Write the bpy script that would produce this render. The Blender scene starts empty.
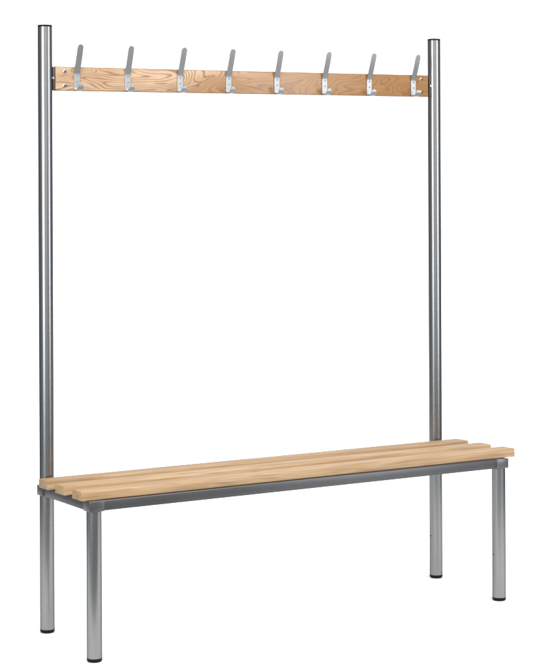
import bpy, bmesh, math, random
from mathutils import Vector, Matrix

random.seed(7)
S = bpy.context.scene
C = S.collection

# ------------------------------------------------------------------ camera
YAW = 0.50278
cam_d = bpy.data.cameras.new('camera')
cam = bpy.data.objects.new('camera', cam_d)
C.objects.link(cam)
cam_d.sensor_fit = 'HORIZONTAL'
cam_d.sensor_width = 36.0
cam_d.lens = 1766.277 / 535.0 * 36.0
cam_d.shift_x = 0.0
cam_d.shift_y = -(334.0 - 162.2) / 535.0
cam_d.clip_start = 0.1
cam_d.clip_end = 100.0
cam.matrix_world = (Matrix.Translation((-1.94557, -4.90378, 1.38952))
                    @ Matrix.Rotation(-YAW, 4, 'Z')
                    @ Matrix.Rotation(math.radians(90), 4, 'X')
                    @ Matrix.Rotation(-0.00429, 4, 'Z'))
S.camera = cam

# ------------------------------------------------------------------ world: a dim photographic studio
w = bpy.data.worlds.new('World')
S.world = w
w.use_nodes = True
bg = w.node_tree.nodes['Background']
bg.inputs['Color'].default_value = (0.90, 0.95, 1.0, 1)
bg.inputs['Strength'].default_value = 0.36

# ------------------------------------------------------------------ studio lamps and added fill lamps
CTR = Vector((0.70, -0.18, 0.9))
back_dir = Vector((-math.sin(YAW), -math.cos(YAW), 0))     # from the bench to the camera


def area(name, loc, target, sx, sy, power, col=(1, 1, 1), spread=180):
    d = bpy.data.lights.new(name, 'AREA')
    d.shape = 'RECTANGLE'
    d.size = sx
    d.size_y = sy
    d.energy = power
    d.color = col
    d.spread = math.radians(spread)
    o = bpy.data.objects.new(name, d)
    C.objects.link(o)
    o.location = loc
    o.rotation_euler = (Vector(target) - Vector(loc)).to_track_quat('-Z', 'Y').to_euler()
    return o


def around(deg, dist, z):
    # deg > 0: to the right of the camera as the camera sees it
    a = math.radians(deg)
    v = Matrix.Rotation(a, 3, 'Z') @ back_dir
    p = CTR + v * dist
    return (p.x, p.y, z)


area('overhead_fill', (0.6, 0.2, 4.2), (0.6, 0.2, 0), 6.0, 5.0, 190, (1, 0.99, 0.97))  # unseen lamp, added to burn the floor out to white
area('high_front_softbox', around(22, 4.3, 4.3), (0.6, -0.1, 0.5), 4.5, 2.6, 300, (1, 0.99, 0.97))
area('key_softbox', around(-34, 4.2, 1.95), (0.7, -0.2, 1.5), 1.8, 3.2, 150, (0.88, 0.945, 1.0))
area('side_softbox', around(66, 3.6, 1.95), (0.7, -0.2, 1.5), 1.0, 3.2, 86, (0.90, 0.95, 1.0))
area('front_fill', around(14, 7.5, 1.5), (0.7, -0.2, 1.2), 4.6, 2.8, 48, (1, 0.98, 0.95))  # added fill behind the camera, lifts the legs, post centres and slat fronts
area('backdrop_fill', (2.2, 2.2, 5.2), (3.1, 4.6, 1.6), 6.0, 1.0, 200, (1, 1, 1), 120)  # unseen lamp added above the frame to wash the backdrop white

# ------------------------------------------------------------------ exposure
S.render.engine = 'CYCLES'
S.view_settings.view_transform = 'Standard'
S.view_settings.look = 'None'
S.view_settings.exposure = 0.0
S.view_settings.gamma = 1.0
S.render.resolution_x = 820
S.render.resolution_y = 1024


# ------------------------------------------------------------------ materials
class NT:
    def __init__(self, name):
        self.m = bpy.data.materials.new(name)
        self.m.use_nodes = True
        self.t = self.m.node_tree
        self.b = self.t.nodes['Principled BSDF']

    def n(self, kind, **kw):
        nd = self.t.nodes.new(kind)
        for k, v in kw.items():
            setattr(nd, k, v)
        return nd

    def l(self, a, b):
        self.t.links.new(a, b)

    def math(self, op, a, b=None, c=None):
        nd = self.n('ShaderNodeMath', operation=op)
        for i, v in enumerate((a, b, c)):
            if v is None:
                continue
            if isinstance(v, (int, float)):
                nd.inputs[i].default_value = v
            else:
                self.l(v, nd.inputs[i])
        return nd.outputs[0]

    def mix(self, fac, a, b, blend='MIX'):
        nd = self.n('ShaderNodeMix', data_type='RGBA', blend_type=blend)
        if isinstance(fac, (int, float)):
            nd.inputs[0].default_value = fac
        else:
            self.l(fac, nd.inputs[0])
        for i, v in ((6, a), (7, b)):
            if isinstance(v, tuple):
                nd.inputs[i].default_value = (*v, 1)
            else:
                self.l(v, nd.inputs[i])
        return nd.outputs[2]

    def ramp(self, fac, stops, interp='LINEAR'):
        nd = self.n('ShaderNodeValToRGB')
        cr = nd.color_ramp
        cr.interpolation = interp
        while len(cr.elements) < len(stops):
            cr.elements.new(0.5)
        for e, (p, c) in zip(cr.elements, stops):
            e.position = p
            e.color = (c, c, c, 1) if isinstance(c, (int, float)) else (*c, 1)
        self.l(fac, nd.inputs[0])
        return nd.outputs[0]

    def noise(self, vec, scale, detail=3, rough=0.5, dist=0.0):
        nd = self.n('ShaderNodeTexNoise')
        nd.inputs['Scale'].default_value = scale
        nd.inputs['Detail'].default_value = detail
        nd.inputs['Roughness'].default_value = rough
        nd.inputs['Distortion'].default_value = dist
        self.l(vec, nd.inputs['Vector'])
        return nd.outputs['Fac']

    def coords(self, scale=(1, 1, 1), rnd=0.0):
        tc = self.n('ShaderNodeTexCoord')
        mp = self.n('ShaderNodeMapping')
        mp.inputs['Scale'].default_value = scale
        src = tc.outputs['Object']
        if rnd:
            oi = self.n('ShaderNodeObjectInfo')
            cb = self.n('ShaderNodeCombineXYZ')
            m = self.math('MULTIPLY', oi.outputs['Random'], rnd)
            for i in range(3):
                self.l(m, cb.inputs[i])
            va = self.n('ShaderNodeVectorMath', operation='ADD')
            self.l(src, va.inputs[0])
            self.l(cb.outputs[0], va.inputs[1])
            src = va.outputs[0]
        self.l(src, mp.inputs['Vector'])
        return mp.outputs[0]

    def bump(self, h, strength, dist=0.001):
        nd = self.n('ShaderNodeBump')
        nd.inputs['Strength'].default_value = strength
        nd.inputs['Distance'].default_value = dist
        self.l(h, nd.inputs['Height'])
        self.l(nd.outputs[0], self.b.inputs['Normal'])


def metal(name, col, rough, fleck=0.03, metallic=1.0, edge=1.0):
    k = NT(name)
    v = k.coords((1, 1, 0.25))
    n1 = k.noise(v, 260, 2, 0.6)
    n2 = k.noise(k.coords((1, 1, 0.35)), 7, 3, 0.5)
    lo = tuple(c * (1 - fleck) for c in col)
    hi = tuple(min(1, c * (1 + fleck)) for c in col)
    k.l(k.mix(n2, lo, hi), k.b.inputs['Base Color'])
    k.b.inputs['Metallic'].default_value = metallic
    k.l(k.math('MULTIPLY_ADD', n1, 0.02, k.math('MULTIPLY_ADD', n2, 0.06, rough - 0.04)), k.b.inputs['Roughness'])
    k.b.inputs['Specular Tint'].default_value = (edge, edge, edge, 1)
    return k.m


def plastic(name, col, rough):
    k = NT(name)
    n = k.noise(k.coords(), 400, 2)
    k.b.inputs['Base Color'].default_value = (*col, 1)
    k.b.inputs['Roughness'].default_value = rough
    k.bump(n, 0.08, 0.0004)
    return k.m


def slat_wood():
    k = NT('slat_wood')
    fine = k.noise(k.coords((1.2, 60, 60), 11.0), 6.0, 6, 0.65)
    streak = k.noise(k.coords((0.9, 16, 16), 7.0), 3.0, 3, 0.5, 0.4)
    broad = k.noise(k.coords((0.8, 5, 5), 3.0), 2.0, 2, 0.5)
    col = k.ramp(streak, [(0.30, (0.2278, 0.1319, 0.0648)), (0.46, (0.293, 0.1865, 0.099)),
                          (0.60, (0.3581, 0.2457, 0.144)), (0.75, (0.2651, 0.1547, 0.0747))])
    col = k.mix(k.ramp(broad, [(0.35, 0.0), (0.7, 0.45)]), col, (0.3301, 0.2048, 0.099))
    f = k.ramp(fine, [(0.30, 0.72), (0.5, 1.0), (0.7, 1.12)])
    col = k.mix(1.0, col, f, 'MULTIPLY')
    # growth-ring lines that run the length of the board and waver a little
    d = k.noise(k.coords((0.35, 10, 10), 5.0), 2.4, 2, 0.45)
    ring = k.math('FRACT', k.math('MULTIPLY', d, 13.0))
    line = k.ramp(ring, [(0.0, 0.0), (0.6, 0.05), (0.90, 0.85), (1.0, 0.0)])
    col = k.mix(k.math('MULTIPLY', line, 0.42), col, (0.19, 0.10, 0.045))
    # one small dark knot in the front slat, and each board a touch lighter or darker than the next
    geo = k.n('ShaderNodeNewGeometry')
    vs = k.n('ShaderNodeVectorMath', operation='SUBTRACT')
    k.l(geo.outputs['Position'], vs.inputs[0])
    vs.inputs[1].default_value = (0.534, -0.305, 0.474)
    vm = k.n('ShaderNodeVectorMath', operation='MULTIPLY')
    k.l(vs.outputs[0], vm.inputs[0])
    vm.inputs[1].default_value = (0.5, 1, 1)
    vl = k.n('ShaderNodeVectorMath', operation='LENGTH')
    k.l(vm.outputs[0], vl.inputs[0])
    knot = k.ramp(k.math('MULTIPLY', vl.outputs['Value'], 60.0), [(0.20, 0.85), (0.42, 0.25), (0.75, 0.0)])
    col = k.mix(knot, col, (0.10, 0.05, 0.022))
    oi = k.n('ShaderNodeObjectInfo')
    shade = k.math('MULTIPLY_ADD', oi.outputs['Random'], 0.14, 0.93)
    cb = k.n('ShaderNodeCombineXYZ')
    for i in range(3):
        k.l(shade, cb.inputs[i])
    col = k.mix(1.0, col, cb.outputs[0], 'MULTIPLY')
    k.l(col, k.b.inputs['Base Color'])
    k.b.inputs['Roughness'].default_value = 0.62
    k.b.inputs['Specular IOR Level'].default_value = 0.28
    k.bump(fine, 0.12, 0.0006)
    return k.m


def rail_wood():
    """Crown-cut ash: brown cathedral grain on a pale ground."""
    k = NT('rail_wood')
    fine = k.noise(k.coords((3, 40, 60)), 7.0, 5, 0.65)
    tone = k.noise(k.coords((1.0, 2, 3)), 2.6, 2, 0.5)
    base = k.ramp(tone, [(0.30, (0.280, 0.155, 0.070)), (0.50, (0.415, 0.275, 0.170)), (0.72, (0.320, 0.190, 0.095))])
    # the board runs from a pale tone at one end into a honey-coloured one at the other
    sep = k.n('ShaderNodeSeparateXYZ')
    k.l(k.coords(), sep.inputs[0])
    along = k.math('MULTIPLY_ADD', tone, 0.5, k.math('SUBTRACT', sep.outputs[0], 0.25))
    warm_end = k.ramp(k.math('MULTIPLY', along, 0.8), [(0.44, 0.0), (0.62, 1.0)])
    base = k.mix(warm_end, base, (0.250, 0.122, 0.038))
    base = k.mix(1.0, base, k.ramp(fine, [(0.3, 0.86), (0.6, 1.06)]), 'MULTIPLY')
    d = k.noise(k.coords((0.55, 1.0, 2.0)), 6.8, 1.5, 0.5, 0.8)
    ring = k.math('FRACT', k.math('MULTIPLY', d, 19.0))
    line = k.ramp(ring, [(0.0, 0.25), (0.18, 0.0), (0.60, 0.08), (0.84, 1.0), (0.94, 1.0), (1.0, 0.25)])
    patch = k.ramp(k.noise(k.coords((1.0, 1.0, 2.5)), 9.0, 2, 0.5), [(0.35, 0.5), (0.6, 1.0)])
    line = k.math('MULTIPLY', line, patch)
    pores = k.ramp(k.noise(k.coords((12, 60, 90)), 9.0, 3, 0.7), [(0.30, 0.65), (0.6, 1.0)])
    strength = k.mix(warm_end, (0.92, 0.92, 0.92), (0.62, 0.62, 0.62))
    fac = k.math('MULTIPLY', k.math('MULTIPLY', line, pores), strength)
    col = k.mix(fac, base, (0.110, 0.044, 0.015))
    # darker brown along the top and bottom edges of the board
    zz = k.math('ABSOLUTE', k.math('SUBTRACT', sep.outputs[2], 1.6405))
    edge = k.ramp(k.math('MULTIPLY', zz, 20.0), [(0.640, 0.0), (0.675, 0.65), (0.72, 0.8)])
    col = k.mix(edge, col, (0.20, 0.10, 0.045))
    k.l(col, k.b.inputs['Base Color'])
    k.b.inputs['Roughness'].default_value = 0.38
    k.b.inputs['Coat Weight'].default_value = 0.15
    k.b.inputs['Coat Roughness'].default_value = 0.25
    k.bump(fine, 0.10, 0.0005)
    return k.m


M_TUBE = metal('satin_aluminium_tube', (0.25, 0.25, 0.25), 0.28, edge=0.22)
M_FRAME = metal('grey_powder_coat', (0.098, 0.096, 0.099), 0.40, 0.07, 0.85)
M_BRACKET = metal('cast_grey_bracket', (0.118, 0.116, 0.119), 0.36, 0.08, 0.85)
M_HOOK = metal('satin_hook_steel', (0.29, 0.288, 0.288), 0.44)
M_SCREW = metal('zinc_screw', (0.36, 0.36, 0.35), 0.30)
M_SLOT = plastic('screw_recess', (0.02, 0.02, 0.02), 0.6)
M_PLATE = metal('dark_end_plate', (0.07, 0.055, 0.05), 0.45, 0.05, 0.6)
M_CAP = plastic('black_cap', (0.004, 0.004, 0.004), 0.6)
M_CAP.node_tree.nodes['Principled BSDF'].inputs['Specular IOR Level'].default_value = 0.15
M_SLAT = slat_wood()
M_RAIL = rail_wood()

kf = NT('white_studio_paper')
kf.b.inputs['Base Color'].default_value = (0.80, 0.80, 0.80, 1)
kf.b.inputs['Roughness'].default_value = 0.9
kf.b.inputs['Specular IOR Level'].default_value = 0.1
M_PAPER = kf.m


# ------------------------------------------------------------------ mesh helpers
def obj(name, bm, mat, parent=None, smooth=40, loc=None, flat=1e9):
    me = bpy.data.meshes.new(name)
    bmesh.ops.recalc_face_normals(bm, faces=bm.faces[:])
    bm.to_mesh(me)
    bm.free()
    for p in me.polygons:
        p.use_smooth = p.area < flat
    me.materials.append(mat)
    o = bpy.data.objects.new(name, me)
    C.objects.link(o)
    if parent is not None:
        o.parent = parent
    if loc is not None:
        o.location = loc
    if smooth:
        try:
            me.set_sharp_from_angle(angle=math.radians(smooth))
        except Exception:
            pass
    return o


def lathe(bm, prof, seg=64, axis='Z', c=(0, 0, 0), close=True):
    """prof: list of (r, h)."""
    rings = []
    cv = Vector(c)
    for r, h in prof:
        ring = []
        if r < 1e-6:
            p = {'Z': (0, 0, h), 'Y': (0, h, 0)}[axis]
            ring = [bm.verts.new(cv + Vector(p))]
        else:
            for i in range(seg):
                a = 2 * math.pi * i / seg
                x, y = r * math.cos(a), r * math.sin(a)
                p = {'Z': (x, y, h), 'Y': (x, h, y)}[axis]
                ring.append(bm.verts.new(cv + Vector(p)))
        rings.append(ring)
    for a, b in zip(rings, rings[1:]):
        for i in range(seg):
            j = (i + 1) % seg
            if len(a) == 1 and len(b) == 1:
                continue
            if len(a) == 1:
                bm.faces.new((a[0], b[i], b[j]))
            elif len(b) == 1:
                bm.faces.new((a[i], a[j], b[0]))
            else:
                bm.faces.new((a[i], a[j], b[j], b[i]))
    return bm


def box(bm, lo, hi, bev=0.0, seg=3):
    v = [bm.verts.new((x, y, z)) for x in (lo[0], hi[0]) for y in (lo[1], hi[1]) for z in (lo[2], hi[2])]
    fs = [bm.faces.new([v[i] for i in q]) for q in
          ((0, 1, 3, 2), (4, 6, 7, 5), (0, 4, 5, 1), (2, 3, 7, 6), (0, 2, 6, 4), (1, 5, 7, 3))]
    if bev:
        es = list({e for f in fs for e in f.edges})
        bmesh.ops.bevel(bm, geom=es, offset=bev, segments=seg, profile=0.5, affect='EDGES')
    return bm


def extrude_profile_x(bm, prof, x0, x1, end_bev=0.0):
    """prof: closed list of (y, z); end_bev: small chamfer at both ends."""
    cy = sum(p[0] for p in prof) / len(prof)
    cz = sum(p[1] for p in prof) / len(prof)
    hy = max(abs(p[0] - cy) for p in prof)
    hz = max(abs(p[1] - cz) for p in prof)

    def ring(x, ins):
        sy, sz = (hy - ins) / hy, (hz - ins) / hz
        return [bm.verts.new((x, cy + (y - cy) * sy, cz + (z - cz) * sz)) for y, z in prof]
    if end_bev:
        e = end_bev
        xs = [(x0, e), (x0 + e * 0.3, e * 0.3), (x0 + e, 0), (x1 - e, 0), (x1 - e * 0.3, e * 0.3), (x1, e)]
    else:
        xs = [(x0, 0), (x1, 0)]
    rings = [ring(x, i) for x, i in xs]
    n = len(prof)
    for a, b in zip(rings, rings[1:]):
        for i in range(n):
            j = (i + 1) % n
            bm.faces.new((a[i], a[j], b[j], b[i]))
    bm.faces.new(rings[0][::-1])
    bm.faces.new(rings[-1])
    return bm


def rounded_rect(y0, y1, z0, z1, rt, rb, seg=6):
    pts = []
    for cy, cz, r, a0 in ((y1 - rt, z1 - rt, rt, 0), (y0 + rt, z1 - rt, rt, 90),
                          (y0 + rb, z0 + rb, rb, 180), (y1 - rb, z0 + rb, rb, 270)):
        for i in range(seg + 1):
            a = math.radians(a0 + 90 * i / seg)
            pts.append((cy + r * math.cos(a), cz + r * math.sin(a)))
    return pts


# ------------------------------------------------------------------ setting: a white paper sweep (floor curving up into the backdrop)
def sweep():
    bm = bmesh.new()
    # along the view direction: d = distance behind the bench centre
    fwd = -back_dir
    side = Vector((fwd.y, -fwd.x, 0))
    prof = [(-1.0, 0), (0, 0), (2.2, 0)]
    R = 1.0
    for i in range(1, 17):
        a = math.radians(90 * i / 16)
        prof.append((2.2 + R * math.sin(a), R - R * math.cos(a)))
    prof.append((3.2, 3.6))
    rows = []
    for d, z in prof:
        rows.append([bm.verts.new((CTR.x + fwd.x * d + side.x * s, CTR.y + fwd.y * d + side.y * s, z))
                     for s in (-2.0, -1.0, 0, 1.0, 2.0)])
    for a, b in zip(rows, rows[1:]):
        for i in range(4):
            bm.faces.new((a[i], a[i + 1], b[i + 1], b[i]))
    o = obj('floor', bm, M_PAPER, None, 60)
    o['kind'] = 'structure'
    return o


sweep()

# ------------------------------------------------------------------ the bench
root = bpy.data.objects.new('cloakroom_bench', None)
C.objects.link(root)
root.empty_display_size = 0.2
root['label'] = 'cloakroom bench with pale wood seat slats, steel tube legs and a rail of coat hooks'
root['category'] = 'bench'

L, D = 1.38758, 0.35259
R = 0.0212
HT = 1.80
ZF, SLOPE, ZH = 0.406, 0.0369, 0.030     # frame underside at the back, rise towards the front, frame height


def shear(bm):
    for v in bm.verts:
        v.co.z += SLOPE * (-v.co.y)
    return bm


def tube(name, x, y, z1, top_cap):
    bm = bmesh.new()
    lathe(bm, [(R - 0.002, 0.012), (R - 0.0006, 0.0102), (R, 0.0108), (R, z1 - 0.0006), (R - 0.0006, z1), (R - 0.002, z1)], 72)
    t = obj(name, bm, M_TUBE, root, 35, (x, y, 0))
    bm = bmesh.new()
    lathe(bm, [(0, 0), (R - 0.0045, 0), (R - 0.0015, 0.0012), (R + 0.0001, 0.004), (R + 0.0003, 0.0105), (R - 0.001, 0.0112), (R - 0.003, 0.0112)], 64)
    obj('foot_cap', bm, M_CAP, t, 35)
    if top_cap:
        bm = bmesh.new()
        lathe(bm, [(R - 0.003, z1 + 0.0002), (R + 0.0002, z1 + 0.0002), (R + 0.0003, z1 + 0.0036),
                   (R - 0.0012, z1 + 0.0050), (R - 0.006, z1 + 0.0056), (0, z1 + 0.0059)], 64)
        obj('end_cap', bm, M_CAP, t, 35)
    return t


HT_T = HT - 0.006
post_left = tube('post', 0, 0, HT_T, True)
post_right = tube('post', L, 0, HT_T, True)
leg_left = tube('leg', 0, -D, ZF + SLOPE * D + 0.012, False)
leg_right = tube('leg', L, -D, ZF + SLOPE * D + 0.012, False)

# small adjustment pin in the right front leg, on the side towards the left, and one like it in the post behind
bm = bmesh.new()
lathe(bm, [(0, -0.0008), (0.0026, -0.0006), (0.003, 0.0006)], 20, 'Y')
pin = obj('pin', bm, M_SLOT, leg_right, 40)
ang = math.radians(178)
pin.location = (R * math.cos(ang), R * math.sin(ang), 0.146)
pin.rotation_euler = (0, 0, ang + math.pi / 2)
pin2 = pin.copy()
C.objects.link(pin2)
pin2.parent = post_right
pin2.location.z = 0.141

# corner brackets (the posts pass through the rear ones)
H = 0.0226
BL = 0.046


def bracket(x, y, sx, sy):
    """A cast corner: a square body over the tube with a short sleeve along each rail."""
    bm = bmesh.new()
    x0, x1 = (x - H, x - H + BL) if sx > 0 else (x + H - BL, x + H)
    y0, y1 = (y - H, y + H)
    box(bm, (x0, y0, ZF), (x1, y1, ZF + ZH), 0.0016, 3)
    # collar ring under the body that clasps the tube
    shear(bm)
    zc = ZF + SLOPE * (-y)
    lathe(bm, [(R + 0.0001, zc + 0.004), (R + 0.0006, zc + 0.004), (R + 0.0006, zc - 0.0004), (R + 0.0001, zc - 0.001)], 48, 'Z', (x, y, 0))
    b = obj('corner_bracket', bm, M_BRACKET, root, 35, None, 4e-4)
    # grub screw on the outer face of the bracket
    return b


for x, sx in ((0, 1), (L, -1)):
    for y, sy in ((-D, 1), (0, -1)):
        bracket(x, y, sx, sy)

# frame rails, set 1 mm inside the bracket faces
g = 0.0022


def rail_box(name, lo, hi):
    bm = bmesh.new()
    box(bm, lo, hi, 0.0022, 3)
    shear(bm)
    return obj(name, bm, M_FRAME, root, 35, None, 4e-3)


xa, xb = -H + BL - 0.002, L + H - BL + 0.002
rail_box('front_rail', (xa, -D - H + g, ZF + 0.0012), (xb, -D - H + g + 0.032, ZF + ZH - 0.0004))
rail_box('rear_rail', (xa, H - g - 0.022, ZF + 0.0012), (xb, H - g, ZF + ZH - 0.0008))
rail_box('side_rail', (-H + g, -D + H - 0.003, ZF + 0.0012), (-H + g + 0.022, -H + 0.003, ZF + ZH - 0.0008))
rail_box('side_rail', (L + H - g - 0.022, -D + H - 0.003, ZF + 0.0012), (L + H - g, -H + 0.003, ZF + ZH - 0.0008))
rail_box('cross_rail', (L / 2 - 0.011, -D - H + g + 0.033, ZF + 0.002), (L / 2 + 0.011, H - g - 0.024, ZF + ZH - 0.001))

# seat slats
SL0, SL1 = -0.040, L + 0.0615
ZS = ZF + ZH + 0.0004
TH = 0.0265
for yf in (-D - H + 0.018, -D - H + 0.145, -D - H + 0.272):
    bm = bmesh.new()
    yc = yf + 0.034
    prof = rounded_rect(-0.034, 0.034, 0, TH, 0.0060, 0.0016)
    extrude_profile_x(bm, prof, SL0, SL1, 0.0028)
    # cut the long faces into short lengths and give the board its slight bow
    for v in bm.verts:
        v.co.z += SLOPE * (-v.co.y)
    obj('seat_slat', bm, M_SLAT, root, 35, (0, yc, ZS + SLOPE * (-yc)))

# ------------------------------------------------------------------ coat rail
RX0, RX1, RZ0, RZ1 = 0.0285, 1.3560, 1.6045, 1.6765
RY = -0.012                      # front face
RT = 0.020
bm = bmesh.new()
extrude_profile_x(bm, rounded_rect(RY, RY + RT, RZ0, RZ1, 0.0025, 0.0025, 4), RX0, RX1, 0.0010)
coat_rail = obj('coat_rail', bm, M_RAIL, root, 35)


def end_plate(xp, s):
    """Steel plate behind the rail end, with a curved lug saddled against the post. s=+1 at the left post."""
    bm = bmesh.new()
    x_in = xp + s * 0.062
    xa_, xb_ = sorted((xp + s * (R + 0.0005), x_in))
    box(bm, (xa_, RY + RT + 0.0003, RZ0 + 0.004), (xb_, RY + RT + 0.0043, RZ1 - 0.004), 0.0008, 2)
    xa_, xb_ = sorted((xp + s * (R - 0.0008), xp + s * (R + 0.0048)))
    box(bm, (xa_, RY + 0.001, RZ0 + 0.001), (xb_, RY + RT + 0.0025, RZ1 - 0.001), 0.0010, 2)
    o = obj('end_plate', bm, M_PLATE, root, 35)
    # button-head screw holding the lug to the post, seen in the gap
    bm = bmesh.new()
    lathe(bm, [(0, -0.0015), (0.0035, -0.001), (0.0045, 0.001), (0.0045, 0.003)], 24, 'Y', (xp + s * (R - 0.0005), RY - 0.0005, (RZ0 + RZ1) / 2 + 0.001))
    obj('screw', bm, M_SCREW, o, 35)


end_plate(0, 1)
end_plate(L, -1)


def screw_bm(r, head):
    bm = bmesh.new()
    lathe(bm, [(0, -head), (r * 0.45, -head * 0.95), (r * 0.8, -head * 0.6), (r, 0.0)], 28, 'Y')
    return bm


def cross_bm(r, head):
    bm = bmesh.new()
    box(bm, (-r * 0.62, -head - 0.0004, -r * 0.2), (r * 0.62, -head + 0.0002, r * 0.2))
    box(bm, (-r * 0.2, -head - 0.0006, -r * 0.62), (r * 0.2, -head + 0.0002, r * 0.62))
    return bm


def put_screw(parent, x, y, z, r, head, rot=0.0):
    s = obj('screw', screw_bm(r, head), M_SCREW, parent, 35, (x, y, z))
    # the cross recess is a second material in the same mesh
    bm = bmesh.new()
    bm.from_mesh(s.data)
    n0 = len(bm.faces)
    c = cross_bm(r, head)
    me2 = bpy.data.meshes.new('tmp')
    c.to_mesh(me2)
    c.free()
    bm.from_mesh(me2)
    bm.faces.ensure_lookup_table()
    for f in bm.faces[n0:]:
        f.material_index = 1
    bm.to_mesh(s.data)
    bm.free()
    bpy.data.meshes.remove(me2)
    s.data.materials.append(M_SLOT)
    s.rotation_euler = (0, rot, 0)
    return s


for x in (0.058, L - 0.0585):
    for z, rt in ((1.6625, 0.5), (1.6200, 1.1)):
        put_screw(coat_rail, x, RY - 0.0001, z, 0.0062, 0.0022, rt + x)


# ------------------------------------------------------------------ coat hooks: one bent steel strip each
def hook_mesh():
    W = 0.0188
    T = 0.0028
    # centre line in (out, z): out = distance in front of the rail face
    key = [(0.0315, 0.0185), (0.0308, 0.0100), (0.0275, 0.0030), (0.0210, -0.0005), (0.0120, -0.0012), (0.0045, 0.0002),
           (0.0019, 0.0050), (0.0016, 0.0140), (0.0016, 0.0300), (0.0016, 0.0440), (0.0022, 0.0510),
           (0.0050, 0.0590), (0.0120, 0.0760), (0.0200, 0.0960), (0.0270, 0.1160), (0.0330, 0.1355)]

    def cat(p0, p1, p2, p3, t):
        return tuple(0.5 * ((2 * b) + (-a + c) * t + (2 * a - 5 * b + 4 * c - d) * t * t + (-a + 3 * b - 3 * c + d) * t ** 3)
                     for a, b, c, d in zip(p0, p1, p2, p3))
    pts = []
    n = len(key)
    for i in range(n - 1):
        p0, p1, p2, p3 = key[max(i - 1, 0)], key[i], key[i + 1], key[min(i + 2, n - 1)]
        for k in range(6):
            pts.append(cat(p0, p1, p2, p3, k / 6))
    pts.append(key[-1])
    # arc length
    s = [0.0]
    for a, b in zip(pts, pts[1:]):
        s.append(s[-1] + math.hypot(b[0] - a[0], b[1] - a[1]))
    tot = s[-1]
    r = W / 2

    def at(u):
        for i in range(len(s) - 1):
            if s[i + 1] >= u:
                t = (u - s[i]) / max(1e-9, s[i + 1] - s[i])
                p = [pts[i][j] * (1 - t) + pts[i + 1][j] * t for j in (0, 1)]
                d = [pts[i + 1][j] - pts[i][j] for j in (0, 1)]
                q = math.hypot(*d)
                return p, (d[0] / q, d[1] / q)
        i = len(s) - 2
        d = [pts[i + 1][j] - pts[i][j] for j in (0, 1)]
        q = math.hypot(*d)
        return pts[-1], (d[0] / q, d[1] / q)
    st = []
    for i in range(9):                      # rounded tip, dense
        st.append(r * (1 - math.cos(math.radians(90 * i / 8))))
    mid = [r + (tot - 2 * r) * i / 56 for i in range(1, 56)]
    us = st + mid + [tot - u for u in reversed(st)]
    bm = bmesh.new()
    e = 0.0006
    rings = []
    for u in us:
        du = min(u, tot - u)
        hw = W / 2 if du >= r else math.sqrt(max(0, r * r - (r - du) ** 2))
        hw = max(hw, 0.0008)
        p, d = at(u)
        nrm = (d[1], -d[0])                # across the thickness
        ee = min(e, hw * 0.5)
        sec = [(-hw + ee, -T / 2), (hw - ee, -T / 2), (hw, -T / 2 + ee), (hw, T / 2 - ee),
               (hw - ee, T / 2), (-hw + ee, T / 2), (-hw, T / 2 - ee), (-hw, -T / 2 + ee)]
        ring = []
        for a, b in sec:
            out = p[0] + nrm[0] * b
            z = p[1] + nrm[1] * b
            ring.append(bm.verts.new((a, -out, z)))
        rings.append(ring)
    for a, b in zip(rings, rings[1:]):
        for i in range(8):
            j = (i + 1) % 8
            bm.faces.new((a[i], a[j], b[j], b[i]))
    bm.faces.new(rings[0])
    bm.faces.new(rings[-1][::-1])
    return bm


HZ = 1.6065
hx = [0.096, 0.262, 0.438, 0.606, 0.779, 0.954, 1.123, 1.295]
hook0 = obj('coat_hook', hook_mesh(), M_HOOK, root, 35, (hx[0], RY - 0.0002, HZ))
kids = []
for zz in (0.0445, 0.0270):
    kids.append(put_screw(hook0, 0.0, -0.0030, zz, 0.0027, 0.0009, 0.4))
tilt = [0.0, -0.6, 0.3, 0.5, -0.5, 0.2, 0.6, 0.4]
for i in range(1, 8):
    h = hook0.copy()
    C.objects.link(h)
    h.parent = root
    h.location = (hx[i], RY - 0.0002, HZ)
    h.rotation_euler = (0, math.radians(tilt[i]), math.radians(tilt[(i * 3) % 8]))
    for kx in kids:
        c = kx.copy()
        C.objects.link(c)
        c.parent = h
